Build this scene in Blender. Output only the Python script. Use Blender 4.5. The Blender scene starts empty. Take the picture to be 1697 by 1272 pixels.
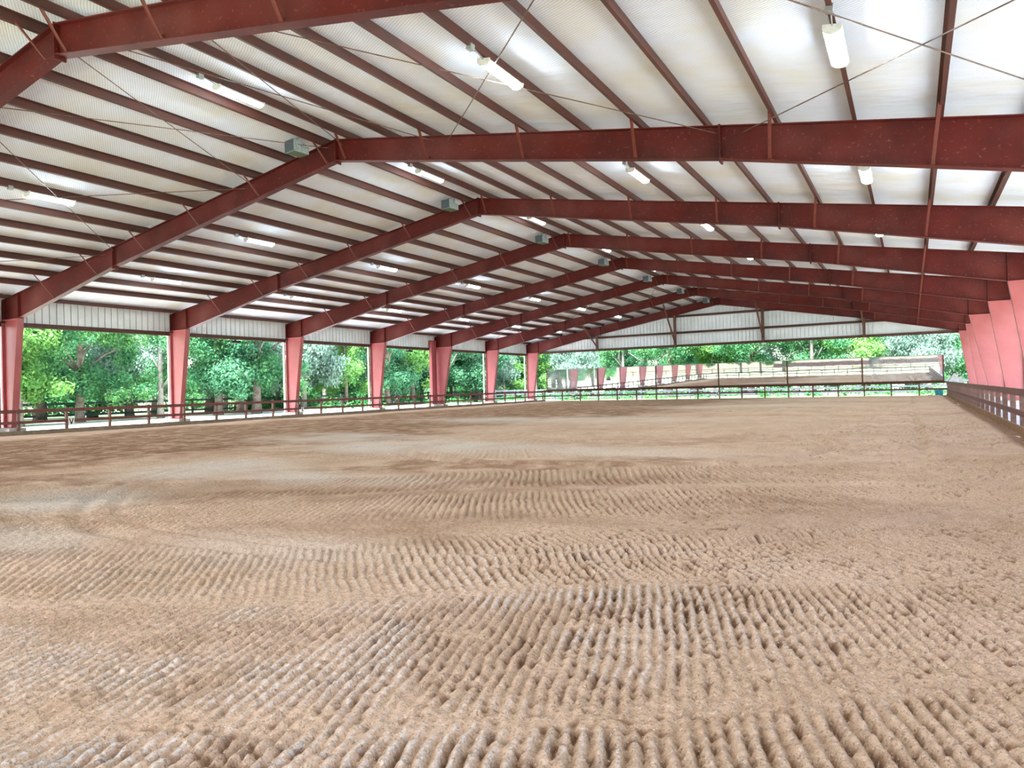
import bpy, bmesh, math, random
import numpy as np
from mathutils import Vector, Matrix

S = bpy.context.scene
COL = S.collection
rng = random.Random(7)
nr = np.random.default_rng(11)

# ------------------------------------------------------------------ camera numbers
F, YAW, PITCH, ROLL = 1178.85, 0.51267, 0.005687, -0.025581
CAM = Vector((14.1655, -7.7271, 1.0922))
BAY = 7.62
SL = 0.1667                      # roof slope
ZR = 8.31                        # top of rafter at the ridge
SAND = -0.27

# ------------------------------------------------------------------ helpers
class MB:
    """collects shapes, then links them as ONE mesh object"""
    def __init__(self):
        self.v, self.f, self.mi, self.cur = [], [], [], 0
    def add(self, vs, fs):
        n = len(self.v)
        self.v += [tuple(p) for p in vs]
        for f in fs:
            self.f.append(tuple(i + n for i in f)); self.mi.append(self.cur)
        return self
    def box(self, x0, y0, z0, x1, y1, z1, m=None):
        vs = [(x0,y0,z0),(x1,y0,z0),(x1,y1,z0),(x0,y1,z0),(x0,y0,z1),(x1,y0,z1),(x1,y1,z1),(x0,y1,z1)]
        if m is not None: vs = [m @ Vector(p) for p in vs]
        return self.add(vs, [(0,3,2,1),(4,5,6,7),(0,1,5,4),(1,2,6,5),(2,3,7,6),(3,0,4,7)])
    def prism(self, poly, axis, a, b):
        """polygon (list of 2-tuples) extruded along axis from a to b; poly lies in the two other axes, in order"""
        n = len(poly); vs = []
        for t in (a, b):
            for p, q in poly:
                vs.append({'x': (t,p,q), 'y': (p,t,q), 'z': (p,q,t)}[axis])
        fs = [tuple(range(n))[::-1], tuple(range(n, 2*n))]
        for i in range(n):
            j = (i+1) % n
            fs.append((i, j, n+j, n+i))
        return self.add(vs, fs)
    def bar(self, p, q, w, h, up=(0,0,1)):
        """box section along p->q, w across, h along up"""
        p, q = Vector(p), Vector(q); d = (q-p).normalized()
        u = Vector(up); s = d.cross(u)
        if s.length < 1e-5: s = d.cross(Vector((1,0,0)))
        s.normalize(); u = s.cross(d)
        vs = []
        for e in (p, q):
            for a, b in ((-1,-1),(1,-1),(1,1),(-1,1)):
                vs.append(e + s*(a*w/2) + u*(b*h/2))
        return self.add(vs, [(3,2,1,0),(4,5,6,7),(0,1,5,4),(1,2,6,5),(2,3,7,6),(3,0,4,7)])
    def tube(self, pts, rad, n=8):
        pts = [Vector(p) for p in pts]
        if not isinstance(rad, (list, tuple)): rad = [rad]*len(pts)
        vs, fs = [], []
        ref = None
        for i, p in enumerate(pts):
            d = (pts[min(i+1, len(pts)-1)] - pts[max(i-1, 0)]).normalized()
            if ref is None:
                ref = d.orthogonal().normalized()
            ref = (ref - d*ref.dot(d)).normalized(); s = d.cross(ref)
            for k in range(n):
                a = 2*math.pi*k/n
                vs.append(p + (ref*math.cos(a) + s*math.sin(a))*rad[i])
        for i in range(len(pts)-1):
            for k in range(n):
                j = (k+1) % n
                fs.append((i*n+k, i*n+j, (i+1)*n+j, (i+1)*n+k))
        fs.append(tuple(range(n))[::-1]); fs.append(tuple((len(pts)-1)*n + k for k in range(n)))
        return self.add(vs, fs)
    def mesh(self, name, mats, smooth=False):
        me = bpy.data.meshes.new(name)
        me.from_pydata(self.v, [], self.f)
        if not isinstance(mats, (list, tuple)): mats = [mats]
        for m in mats: me.materials.append(m)
        if len(mats) > 1: me.polygons.foreach_set('material_index', self.mi)
        if smooth: me.polygons.foreach_set('use_smooth', [True]*len(self.f))
        me.update()
        return me
    def build(self, name, mats, parent=None, smooth=False, bevel=0):
        o = bpy.data.objects.new(name, self.mesh(name, mats, smooth))
        COL.objects.link(o)
        if parent is not None: o.parent = parent
        if bevel:
            b = o.modifiers.new('bevel', 'BEVEL'); b.width = bevel; b.segments = 2; b.limit_method = 'ANGLE'
        return o

def tag(o, label, cat, group=None, kind=None):
    o['label'] = label; o['category'] = cat
    if group: o['group'] = group
    if kind: o['kind'] = kind
    return o
def thing(name, label, cat, loc=(0,0,0), rz=0.0, group=None):
    o = bpy.data.objects.new(name, None); COL.objects.link(o)
    o.location = loc; o.rotation_euler = (0,0,rz); o.empty_display_size = .2
    return tag(o, label, cat, group)
def struct(o, label=None):
    o['kind'] = 'structure'
    if label: o['label'] = label
    return o
KIDS = {}
def kids(o): return [c for c in o.children]
def copy_tree(o, parent=None):
    c = o.copy(); COL.objects.link(c)
    if parent is not None: c.parent = parent
    for ch in list(o.children): copy_tree(ch, c)
    return c

def rgb(r, g, b):
    f = lambda c: (c/255/12.92) if c/255 <= .04045 else ((c/255+.055)/1.055)**2.4
    return (f(r), f(g), f(b), 1)

# ------------------------------------------------------------------ materials
def mat(name, col, rough=.6, spec=.5, metal=0., noise=None, bump=None, coords='Object'):
    """noise: list of (scale, colour, low, high, detail); bump: list of (scale, strength, distance)"""
    m = bpy.data.materials.new(name); m.use_nodes = True
    nt = m.node_tree; N, L = nt.nodes, nt.links
    p = N['Principled BSDF']
    p.inputs['Base Color'].default_value = col
    p.inputs['Roughness'].default_value = rough
    p.inputs['Specular IOR Level'].default_value = spec
    p.inputs['Metallic'].default_value = metal
    tc = N.new('ShaderNodeTexCoord')
    if noise:
        prev = None
        for sc, c2, lo, hi, det in noise:
            n = N.new('ShaderNodeTexNoise'); n.inputs['Scale'].default_value = sc; n.inputs['Detail'].default_value = det
            n.inputs['Roughness'].default_value = .6
            L.new(tc.outputs[coords], n.inputs['Vector'])
            r = N.new('ShaderNodeMapRange'); r.inputs['From Min'].default_value = lo; r.inputs['From Max'].default_value = hi
            L.new(n.outputs['Fac'], r.inputs['Value'])
            x = N.new('ShaderNodeMix'); x.data_type = 'RGBA'
            if prev is None: x.inputs[6].default_value = col
            else: L.new(prev, x.inputs[6])
            x.inputs[7].default_value = c2
            L.new(r.outputs['Result'], x.inputs[0])
            prev = x.outputs[2]
        L.new(prev, p.inputs['Base Color'])
    if bump:
        prevn = None
        for sc, st, di in bump:
            n = N.new('ShaderNodeTexNoise'); n.inputs['Scale'].default_value = sc; n.inputs['Detail'].default_value = 4
            L.new(tc.outputs[coords], n.inputs['Vector'])
            b = N.new('ShaderNodeBump'); b.inputs['Strength'].default_value = st; b.inputs['Distance'].default_value = di
            L.new(n.outputs['Fac'], b.inputs['Height'])
            if prevn: L.new(prevn, b.inputs['Normal'])
            prevn = b.outputs['Normal']
        L.new(prevn, p.inputs['Normal'])
    return m

M = {}
M['rafter'] = mat('rafter_paint', rgb(92,25,19), .55, .25, noise=[(.9, rgb(66,22,18), .4, .75, 5), (.35, rgb(112,56,50), .5, .8, 3), (14, rgb(150,98,90), .6, .85, 8)], bump=[(60,.12,.01)])
M['column'] = mat('column_paint', rgb(166,84,86), .4, .5, noise=[(1.2, rgb(154,72,72), .4, .7, 4), (20, rgb(186,112,106), .66, .85, 6)])
M['column'].node_tree.nodes['Principled BSDF'].inputs['Coat Weight'].default_value = .6
M['column'].node_tree.nodes['Principled BSDF'].inputs['Coat Roughness'].default_value = .42
M['purlin'] = mat('purlin_paint', rgb(92,54,46), .55, .35, noise=[(2.5, rgb(76,54,48), .4, .7, 5), (22, rgb(150,120,108), .68, .85, 7)])
M['brace'] = mat('brace_paint', rgb(112,50,38), .55, .3, noise=[(8, rgb(90,48,38), .4, .7, 4)])
M['rod'] = mat('rod_steel', rgb(86,66,58), .5, .5, noise=[(6, rgb(130,100,80), .45, .7, 3)])
M['trim'] = mat('trim_brown', rgb(104,66,52), .5, .4, noise=[(5, rgb(80,52,42), .4, .7, 4)])
M['cream'] = mat('cream_flange', rgb(176,166,122), .6, .3)
M['panel'] = mat('white_metal_sheet', rgb(228,230,230), .5, .4, noise=[(1.5, rgb(212,216,214), .4, .7, 4), (9, rgb(150,140,128), .70, .9, 6)])
M['white'] = mat('white_enamel', rgb(226,226,220), .45, .4, noise=[(6, rgb(200,198,188), .45, .75, 4)])
M['dark'] = mat('dark_rubber', rgb(40,40,42), .6, .3)
M['grey'] = mat('grey_cabinet', rgb(150,158,156), .6, .35, noise=[(14, rgb(120,130,126), .4, .7, 4)])
M['grille'] = mat('grille_grey', rgb(72,82,88), .6, .3, bump=[(240,.6,.01)])
M['grille_under'] = mat('olive_underside', rgb(92,104,80), .6, .3)
M['galv'] = mat('galvanised', rgb(160,166,166), .45, .5, metal=.3)
M['concrete'] = mat('concrete', rgb(205,200,192), .85, .2, noise=[(5, rgb(172,166,158), .4, .7, 5)])
M['rail'] = mat('fence_brown', rgb(108,62,56), .6, .3, noise=[(3, rgb(94,58,52), .4, .7, 4), (30, rgb(150,104,90), .64, .85, 5)])
M['kick'] = mat('weathered_board', rgb(128,112,92), .8, .2, noise=[(3, rgb(108,92,78), .35, .7, 5), (18, rgb(150,138,118), .55, .8, 5)])
M['kick_tan'] = mat('tan_board', rgb(150,112,82), .8, .2, noise=[(3, rgb(128,92,64), .35, .7, 5)])
M['post'] = mat('post_grey_brown', rgb(130,104,92), .75, .25, noise=[(6, rgb(104,72,62), .35, .7, 5)])
M['pole_white'] = mat('white_downspout', rgb(232,232,226), .5, .3)
M['dark_fence'] = mat('dark_stained_rail', rgb(62,66,72), .7, .3, noise=[(3, rgb(84,86,90), .4, .7, 4)])
M['sign'] = mat('sign_board', rgb(222,220,214), .6, .3, noise=[(8, rgb(190,188,184), .5, .8, 4)])
M['letter'] = mat('black_letter', rgb(28,26,26), .6, .3)
M['teal'] = mat('teal_plastic', rgb(40,150,160), .4, .5, noise=[(12, rgb(60,176,186), .4, .7, 3)])
M['wood'] = mat('pale_wood', rgb(176,150,104), .7, .3)
M['longshed'] = mat('brown_boarding', rgb(140,104,92), .8, .2, noise=[(1.5, rgb(160,128,116), .4, .7, 5)])
M['bark'] = mat('bark', rgb(126,114,104), .9, .1, noise=[(2.5, rgb(96,84,74), .4, .65, 6), (9, rgb(170,164,156), .58, .8, 6)], bump=[(14,.6,.05)])
M['bark_pale'] = mat('bark_pale', rgb(148,142,134), .9, .1, noise=[(2.5, rgb(112,104,96), .45, .7, 6)], bump=[(14,.5,.04)])

def leaf_mat(name, c1, c2, c3):
    m = bpy.data.materials.new(name); m.use_nodes = True
    nt = m.node_tree; N, L = nt.nodes, nt.links
    N.remove(N['Principled BSDF']); out = N['Material Output']
    tc = N.new('ShaderNodeTexCoord')
    n = N.new('ShaderNodeTexNoise'); n.inputs['Scale'].default_value = .55; n.inputs['Detail'].default_value = 3
    n2 = N.new('ShaderNodeTexNoise'); n2.inputs['Scale'].default_value = 5; n2.inputs['Detail'].default_value = 1
    L.new(tc.outputs['Object'], n.inputs['Vector']); L.new(tc.outputs['Object'], n2.inputs['Vector'])
    r = N.new('ShaderNodeMapRange'); r.inputs['From Min'].default_value = .38; r.inputs['From Max'].default_value = .66
    L.new(n.outputs['Fac'], r.inputs['Value'])
    x = N.new('ShaderNodeMix'); x.data_type = 'RGBA'; x.inputs[6].default_value = c1; x.inputs[7].default_value = c2
    L.new(r.outputs['Result'], x.inputs[0])
    r2 = N.new('ShaderNodeMapRange'); r2.inputs['From Min'].default_value = .45; r2.inputs['From Max'].default_value = .7
    L.new(n2.outputs['Fac'], r2.inputs['Value'])
    y = N.new('ShaderNodeMix'); y.data_type = 'RGBA'; y.inputs[7].default_value = c3
    L.new(x.outputs[2], y.inputs[6]); L.new(r2.outputs['Result'], y.inputs[0])
    d = N.new('ShaderNodeBsdfDiffuse'); t = N.new('ShaderNodeBsdfTranslucent'); mx = N.new('ShaderNodeMixShader'); mx.inputs[0].default_value = .38
    L.new(y.outputs[2], d.inputs['Color']); L.new(y.outputs[2], t.inputs['Color'])
    L.new(d.outputs[0], mx.inputs[1]); L.new(t.outputs[0], mx.inputs[2]); L.new(mx.outputs[0], out.inputs['Surface'])
    return m
M['leaf_mid'] = leaf_mat('leaf_mid', rgb(86,139,95), rgb(115,162,91), rgb(64,123,91))
M['leaf_lime'] = leaf_mat('leaf_lime', rgb(112,160,86), rgb(137,177,93), rgb(84,139,82))
M['leaf_teal'] = leaf_mat('leaf_teal', rgb(76,126,95), rgb(100,149,104), rgb(59,107,84))
M['leaf_moss'] = leaf_mat('leaf_moss', rgb(122,147,132), rgb(150,170,155), rgb(89,126,104))
M['leaf_under'] = leaf_mat('leaf_under', rgb(64,124,78), rgb(104,162,82), rgb(51,103,74))

# roof lining: white vinyl faced insulation held by diagonal wire netting
def lining():
    m = bpy.data.materials.new('roof_lining'); m.use_nodes = True
    nt = m.node_tree; N, L = nt.nodes, nt.links; p = N['Principled BSDF']
    p.inputs['Roughness'].default_value = .8; p.inputs['Specular IOR Level'].default_value = .12
    tc = N.new('ShaderNodeTexCoord')
    def wave(ang, period):
        mp = N.new('ShaderNodeMapping'); mp.vector_type = 'POINT'
        mp.inputs['Rotation'].default_value = (0,0,ang)
        L.new(tc.outputs['Object'], mp.inputs['Vector'])
        nz = N.new('ShaderNodeTexNoise'); nz.inputs['Scale'].default_value = 1.1; nz.inputs['Detail'].default_value = 1
        L.new(tc.outputs['Object'], nz.inputs['Vector'])
        sep = N.new('ShaderNodeSeparateXYZ'); L.new(mp.outputs[0], sep.inputs[0])
        ad = N.new('ShaderNodeMath'); ad.operation = 'MULTIPLY_ADD'; ad.inputs[1].default_value = .09
        L.new(nz.outputs['Fac'], ad.inputs[0]); L.new(sep.outputs['X'], ad.inputs[2])
        mu = N.new('ShaderNodeMath'); mu.operation = 'MULTIPLY'; mu.inputs[1].default_value = 2*math.pi/period
        L.new(ad.outputs[0], mu.inputs[0])
        si = N.new('ShaderNodeMath'); si.operation = 'SINE'; L.new(mu.outputs[0], si.inputs[0])
        mr = N.new('ShaderNodeMapRange'); mr.inputs['From Min'].default_value = .25; mr.inputs['From Max'].default_value = 1.
        L.new(si.outputs[0], mr.inputs['Value'])
        return mr.outputs[0]
    # netting runs at 147 and 33 degrees to the slope
    w1 = wave(-math.radians(147-90), .05)
    w2 = wave(-math.radians(33-90), .05)
    mx = N.new('ShaderNodeMath'); mx.operation = 'MULTIPLY_ADD'; mx.inputs[1].default_value = .25
    L.new(w2, mx.inputs[0]); L.new(w1, mx.inputs[2])
    n1 = N.new('ShaderNodeTexNoise'); n1.inputs['Scale'].default_value = .7; n1.inputs['Detail'].default_value = 5
    L.new(tc.outputs['Object'], n1.inputs['Vector'])
    r1 = N.new('ShaderNodeMapRange'); r1.inputs['From Min'].default_value = .42; r1.inputs['From Max'].default_value = .8
    L.new(n1.outputs['Fac'], r1.inputs['Value'])
    c = N.new('ShaderNodeMix'); c.data_type = 'RGBA'; c.inputs[6].default_value = rgb(234,241,254); c.inputs[7].default_value = rgb(226,222,206)
    L.new(r1.outputs[0], c.inputs[0])
    sp = N.new('ShaderNodeTexNoise'); sp.inputs['Scale'].default_value = 1.8; sp.inputs['Detail'].default_value = 9; sp.inputs['Roughness'].default_value = .75
    L.new(tc.outputs['Object'], sp.inputs['Vector'])
    r2 = N.new('ShaderNodeMapRange'); r2.inputs['From Min'].default_value = .66; r2.inputs['From Max'].default_value = .8; r2.inputs['To Max'].default_value = .35
    L.new(sp.outputs['Fac'], r2.inputs['Value'])
    c2 = N.new('ShaderNodeMix'); c2.data_type = 'RGBA'; c2.inputs[7].default_value = rgb(160,150,140)
    L.new(c.outputs[2], c2.inputs[6]); L.new(r2.outputs[0], c2.inputs[0])
    # the wires themselves are grey
    sc = N.new('ShaderNodeMath'); sc.operation = 'MULTIPLY'; sc.inputs[1].default_value = .26; L.new(mx.outputs[0], sc.inputs[0])
    c3 = N.new('ShaderNodeMix'); c3.data_type = 'RGBA'; c3.inputs[7].default_value = rgb(120,112,116)
    L.new(c2.outputs[2], c3.inputs[6]); L.new(sc.outputs[0], c3.inputs[0])
    L.new(c3.outputs[2], p.inputs['Base Color'])
    b1 = N.new('ShaderNodeBump'); b1.inputs['Strength'].default_value = .5; b1.inputs['Distance'].default_value = .12
    n3 = N.new('ShaderNodeTexNoise'); n3.inputs['Scale'].default_value = 1.3; n3.inputs['Detail'].default_value = 2
    mpp = N.new('ShaderNodeMapping'); mpp.inputs['Scale'].default_value = (.6, 1.6, 1)
    L.new(tc.outputs['Object'], mpp.inputs['Vector']); L.new(mpp.outputs[0], n3.inputs['Vector'])
    L.new(n3.outputs['Fac'], b1.inputs['Height'])
    b2 = N.new('ShaderNodeBump'); b2.inputs['Strength'].default_value = .35; b2.inputs['Distance'].default_value = .012; b2.invert = True
    L.new(mx.outputs[0], b2.inputs['Height']); L.new(b1.outputs[0], b2.inputs['Normal'])
    L.new(b2.outputs[0], p.inputs['Normal'])
    return m
M['lining'] = lining()

# lamp lens: strong glow, raised to help light the hall
def lens_mat(strength):
    m = bpy.data.materials.new('lamp_lens'); m.use_nodes = True
    p = m.node_tree.nodes['Principled BSDF']
    p.inputs['Base Color'].default_value = rgb(226,230,218); p.inputs['Roughness'].default_value = .35
    p.inputs['Emission Color'].default_value = (.72, .90, 1., 1); p.inputs['Emission Strength'].default_value = strength
    return m
LAMP = 37.0
M['lens'] = lens_mat(LAMP)

# mirror glass, dusty
def mirror_mat(name, dust, tint=(.86,.9,.92,1)):
    m = bpy.data.materials.new(name); m.use_nodes = True
    nt = m.node_tree; N, L = nt.nodes, nt.links; p = N['Principled BSDF']
    p.inputs['Base Color'].default_value = tint; p.inputs['Metallic'].default_value = 1; p.inputs['Roughness'].default_value = .015
    d = N.new('ShaderNodeBsdfDiffuse'); d.inputs['Color'].default_value = rgb(214,218,222)
    tc = N.new('ShaderNodeTexCoord'); n = N.new('ShaderNodeTexNoise'); n.inputs['Scale'].default_value = .9; n.inputs['Detail'].default_value = 5
    L.new(tc.outputs['Object'], n.inputs['Vector'])
    r = N.new('ShaderNodeMapRange'); r.inputs['From Min'].default_value = .3; r.inputs['From Max'].default_value = .75
    r.inputs['To Min'].default_value = dust*.4; r.inputs['To Max'].default_value = min(.85, dust*1.7)
    L.new(n.outputs['Fac'], r.inputs['Value'])
    b = N.new('ShaderNodeBump'); b.inputs['Strength'].default_value = .02; b.inputs['Distance'].default_value = .05
    nb = N.new('ShaderNodeTexNoise'); nb.inputs['Scale'].default_value = .6; L.new(tc.outputs['Object'], nb.inputs['Vector'])
    L.new(nb.outputs['Fac'], b.inputs['Height']); L.new(b.outputs[0], p.inputs['Normal'])
    mx = N.new('ShaderNodeMixShader'); L.new(r.outputs[0], mx.inputs[0]); L.new(p.outputs[0], mx.inputs[1]); L.new(d.outputs[0], mx.inputs[2])
    L.new(mx.outputs[0], N['Material Output'].inputs['Surface'])
    return m
M['mirror'] = mirror_mat('mirror_glass', .08)
M['mirror_hazy'] = mirror_mat('mirror_glass_hazy', .3)

# sand
def sand_mat():
    m = bpy.data.materials.new('arena_sand'); m.use_nodes = True
    nt = m.node_tree; N, L = nt.nodes, nt.links; p = N['Principled BSDF']
    p.inputs['Roughness'].default_value = .95; p.inputs['Specular IOR Level'].default_value = .08
    tc = N.new('ShaderNodeTexCoord')
    def noise(scale, det, lo, hi, rough=.6, to=1.):
        n = N.new('ShaderNodeTexNoise'); n.inputs['Scale'].default_value = scale; n.inputs['Detail'].default_value = det; n.inputs['Roughness'].default_value = rough
        L.new(tc.outputs['Object'], n.inputs['Vector'])
        r = N.new('ShaderNodeMapRange'); r.inputs['From Min'].default_value = lo; r.inputs['From Max'].default_value = hi; r.inputs['To Max'].default_value = to
        L.new(n.outputs['Fac'], r.inputs['Value'])
        return n.outputs['Fac'], r.outputs[0]
    def mixc(a, b, fac):
        x = N.new('ShaderNodeMix'); x.data_type = 'RGBA'
        for i, s in ((6, a), (7, b)):
            if isinstance(s, tuple): x.inputs[i].default_value = s
            else: L.new(s, x.inputs[i])
        L.new(fac, x.inputs[0]); return x.outputs[2]
    dry, damp, pale = SANDC
    at = N.new('ShaderNodeAttribute'); at.attribute_name = 'damp'
    ap = N.new('ShaderNodeAttribute'); ap.attribute_name = 'pale'
    _, big = noise(.55, 5, .35, .7)
    c = mixc(dry, rgb(204,168,136), big)
    c = mixc(c, damp, at.outputs['Fac'])
    c = mixc(c, pale, ap.outputs['Fac'])
    _, g1 = noise(75, 4, .52, .66, .7, .8)        # brown grains and crumbs
    c = mixc(c, rgb(112,82,60), g1)
    _, g5 = noise(21, 7, .53, .70, .8, .6)
    c = mixc(c, rgb(124,92,68), g5)
    _, g2 = noise(66, 4, .585, .66, .75, .85)       # pale fibre specks
    af = N.new('ShaderNodeAttribute'); af.attribute_name = 'fibre'
    _, g4 = noise(48, 4, .44, .53, .75, 1.)
    mf = N.new('ShaderNodeMath'); mf.operation = 'MULTIPLY'; L.new(af.outputs['Fac'], mf.inputs[0]); L.new(g4, mf.inputs[1])
    c = mixc(c, rgb(244,240,236), mf.outputs[0])
    mpn = N.new('ShaderNodeMapping'); mpn.inputs['Location'].default_value = (3.7, 9.1, 2.2)
    c = mixc(c, rgb(236,228,220), g2)
    _, g3 = noise(330, 2, .4, .75, .6, .35)
    c = mixc(c, rgb(224,190,160), g3)
    L.new(c, p.inputs['Base Color'])
    h1, _ = noise(60, 5, 0, 1, .7); h2, _ = noise(260, 3, 0, 1, .7)
    b1 = N.new('ShaderNodeBump'); b1.inputs['Strength'].default_value = 1.; b1.inputs['Distance'].default_value = .014; L.new(h1, b1.inputs['Height'])
    b2 = N.new('ShaderNodeBump'); b2.inputs['Strength'].default_value = .8; b2.inputs['Distance'].default_value = .004; L.new(h2, b2.inputs['Height']); L.new(b1.outputs[0], b2.inputs['Normal'])
    L.new(b2.outputs[0], p.inputs['Normal'])
    return m
SANDC = (rgb(226,190,162), rgb(126,80,46), rgb(212,196,180))
M['sand'] = sand_mat()

def ground_mat():
    m = bpy.data.materials.new('grass_ground'); m.use_nodes = True
    nt = m.node_tree; N, L = nt.nodes, nt.links; p = N['Principled BSDF']
    p.inputs['Roughness'].default_value = .9; p.inputs['Specular IOR Level'].default_value = .1
    tc = N.new('ShaderNodeTexCoord')
    n = N.new('ShaderNodeTexNoise'); n.inputs['Scale'].default_value = .25; n.inputs['Detail'].default_value = 7
    L.new(tc.outputs['Object'], n.inputs['Vector'])
    r = N.new('ShaderNodeValToRGB'); e = r.color_ramp.elements
    e[0].position = .36; e[0].color = rgb(184,188,166); e[1].position = .64; e[1].color = rgb(210,208,196)
    L.new(n.outputs['Fac'], r.inputs[0])
    n2 = N.new('ShaderNodeTexNoise'); n2.inputs['Scale'].default_value = 14; n2.inputs['Detail'].default_value = 4
    L.new(tc.outputs['Object'], n2.inputs['Vector'])
    x = N.new('ShaderNodeMix'); x.data_type = 'RGBA'; x.blend_type = 'MULTIPLY'
    x.inputs[0].default_value = .5; L.new(r.outputs[0], x.inputs[6]); L.new(n2.outputs['Color'], x.inputs[7])
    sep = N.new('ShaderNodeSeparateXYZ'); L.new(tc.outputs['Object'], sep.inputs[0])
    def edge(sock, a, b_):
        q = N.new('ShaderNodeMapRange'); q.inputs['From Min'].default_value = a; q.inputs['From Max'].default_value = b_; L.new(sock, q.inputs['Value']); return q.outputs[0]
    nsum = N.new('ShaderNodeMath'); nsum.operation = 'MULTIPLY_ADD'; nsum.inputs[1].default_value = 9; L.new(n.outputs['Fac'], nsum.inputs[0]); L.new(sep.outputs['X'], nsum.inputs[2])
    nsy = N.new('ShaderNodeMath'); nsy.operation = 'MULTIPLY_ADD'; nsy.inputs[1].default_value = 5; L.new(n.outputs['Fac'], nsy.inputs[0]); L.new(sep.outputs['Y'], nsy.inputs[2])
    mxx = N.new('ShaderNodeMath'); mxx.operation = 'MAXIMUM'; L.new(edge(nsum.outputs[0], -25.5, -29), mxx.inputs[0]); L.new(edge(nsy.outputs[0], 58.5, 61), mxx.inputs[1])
    fl = N.new('ShaderNodeMix'); fl.data_type = 'RGBA'; fl.inputs[7].default_value = rgb(88,104,72)  # woods leaf litter, with tree shade put into its darker colour
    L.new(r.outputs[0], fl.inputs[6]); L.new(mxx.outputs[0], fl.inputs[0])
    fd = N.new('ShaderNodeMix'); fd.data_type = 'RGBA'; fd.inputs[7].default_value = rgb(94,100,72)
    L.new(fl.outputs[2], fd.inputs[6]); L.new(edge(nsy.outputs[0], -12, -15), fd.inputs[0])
    L.new(fd.outputs[2], p.inputs['Base Color'])
    b = N.new('ShaderNodeBump'); b.inputs['Strength'].default_value = .7; b.inputs['Distance'].default_value = .04
    L.new(n2.outputs['Fac'], b.inputs['Height']); L.new(b.outputs[0], p.inputs['Normal'])
    return m
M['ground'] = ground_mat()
M['gravel'] = mat('pale_gravel', rgb(226,226,228), .9, .15, noise=[(2, rgb(208,206,206), .4, .7, 6), (40, rgb(160,150,140), .6, .8, 3)], bump=[(60,.6,.02)])

# ------------------------------------------------------------------ ordinal words for labels
ORD = ['first','second','third','fourth','fifth','sixth','seventh','eighth','ninth','tenth','eleventh','twelfth','thirteenth','fourteenth','fifteenth','sixteenth']

# ------------------------------------------------------------------ floor (raked sand), ground
def vnoise(x, y, s, seed):
    """smooth lattice noise on arrays, -1..1"""
    g = np.random.default_rng(seed).random((512, 512))*2 - 1
    X, Y = x/s, y/s
    i, j = np.floor(X).astype(int), np.floor(Y).astype(int)
    u, v = X-i, Y-j
    u = u*u*(3-2*u); v = v*v*(3-2*v)
    a = g[i & 511, j & 511]; b = g[(i+1) & 511, j & 511]; c = g[i & 511, (j+1) & 511]; d = g[(i+1) & 511, (j+1) & 511]
    return (a*(1-u)+b*u)*(1-v) + (c*(1-u)+d*u)*v
def sstep(a, b, x):
    t = np.clip((x-a)/(b-a), 0, 1); return t*t*(3-2*t)

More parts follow.
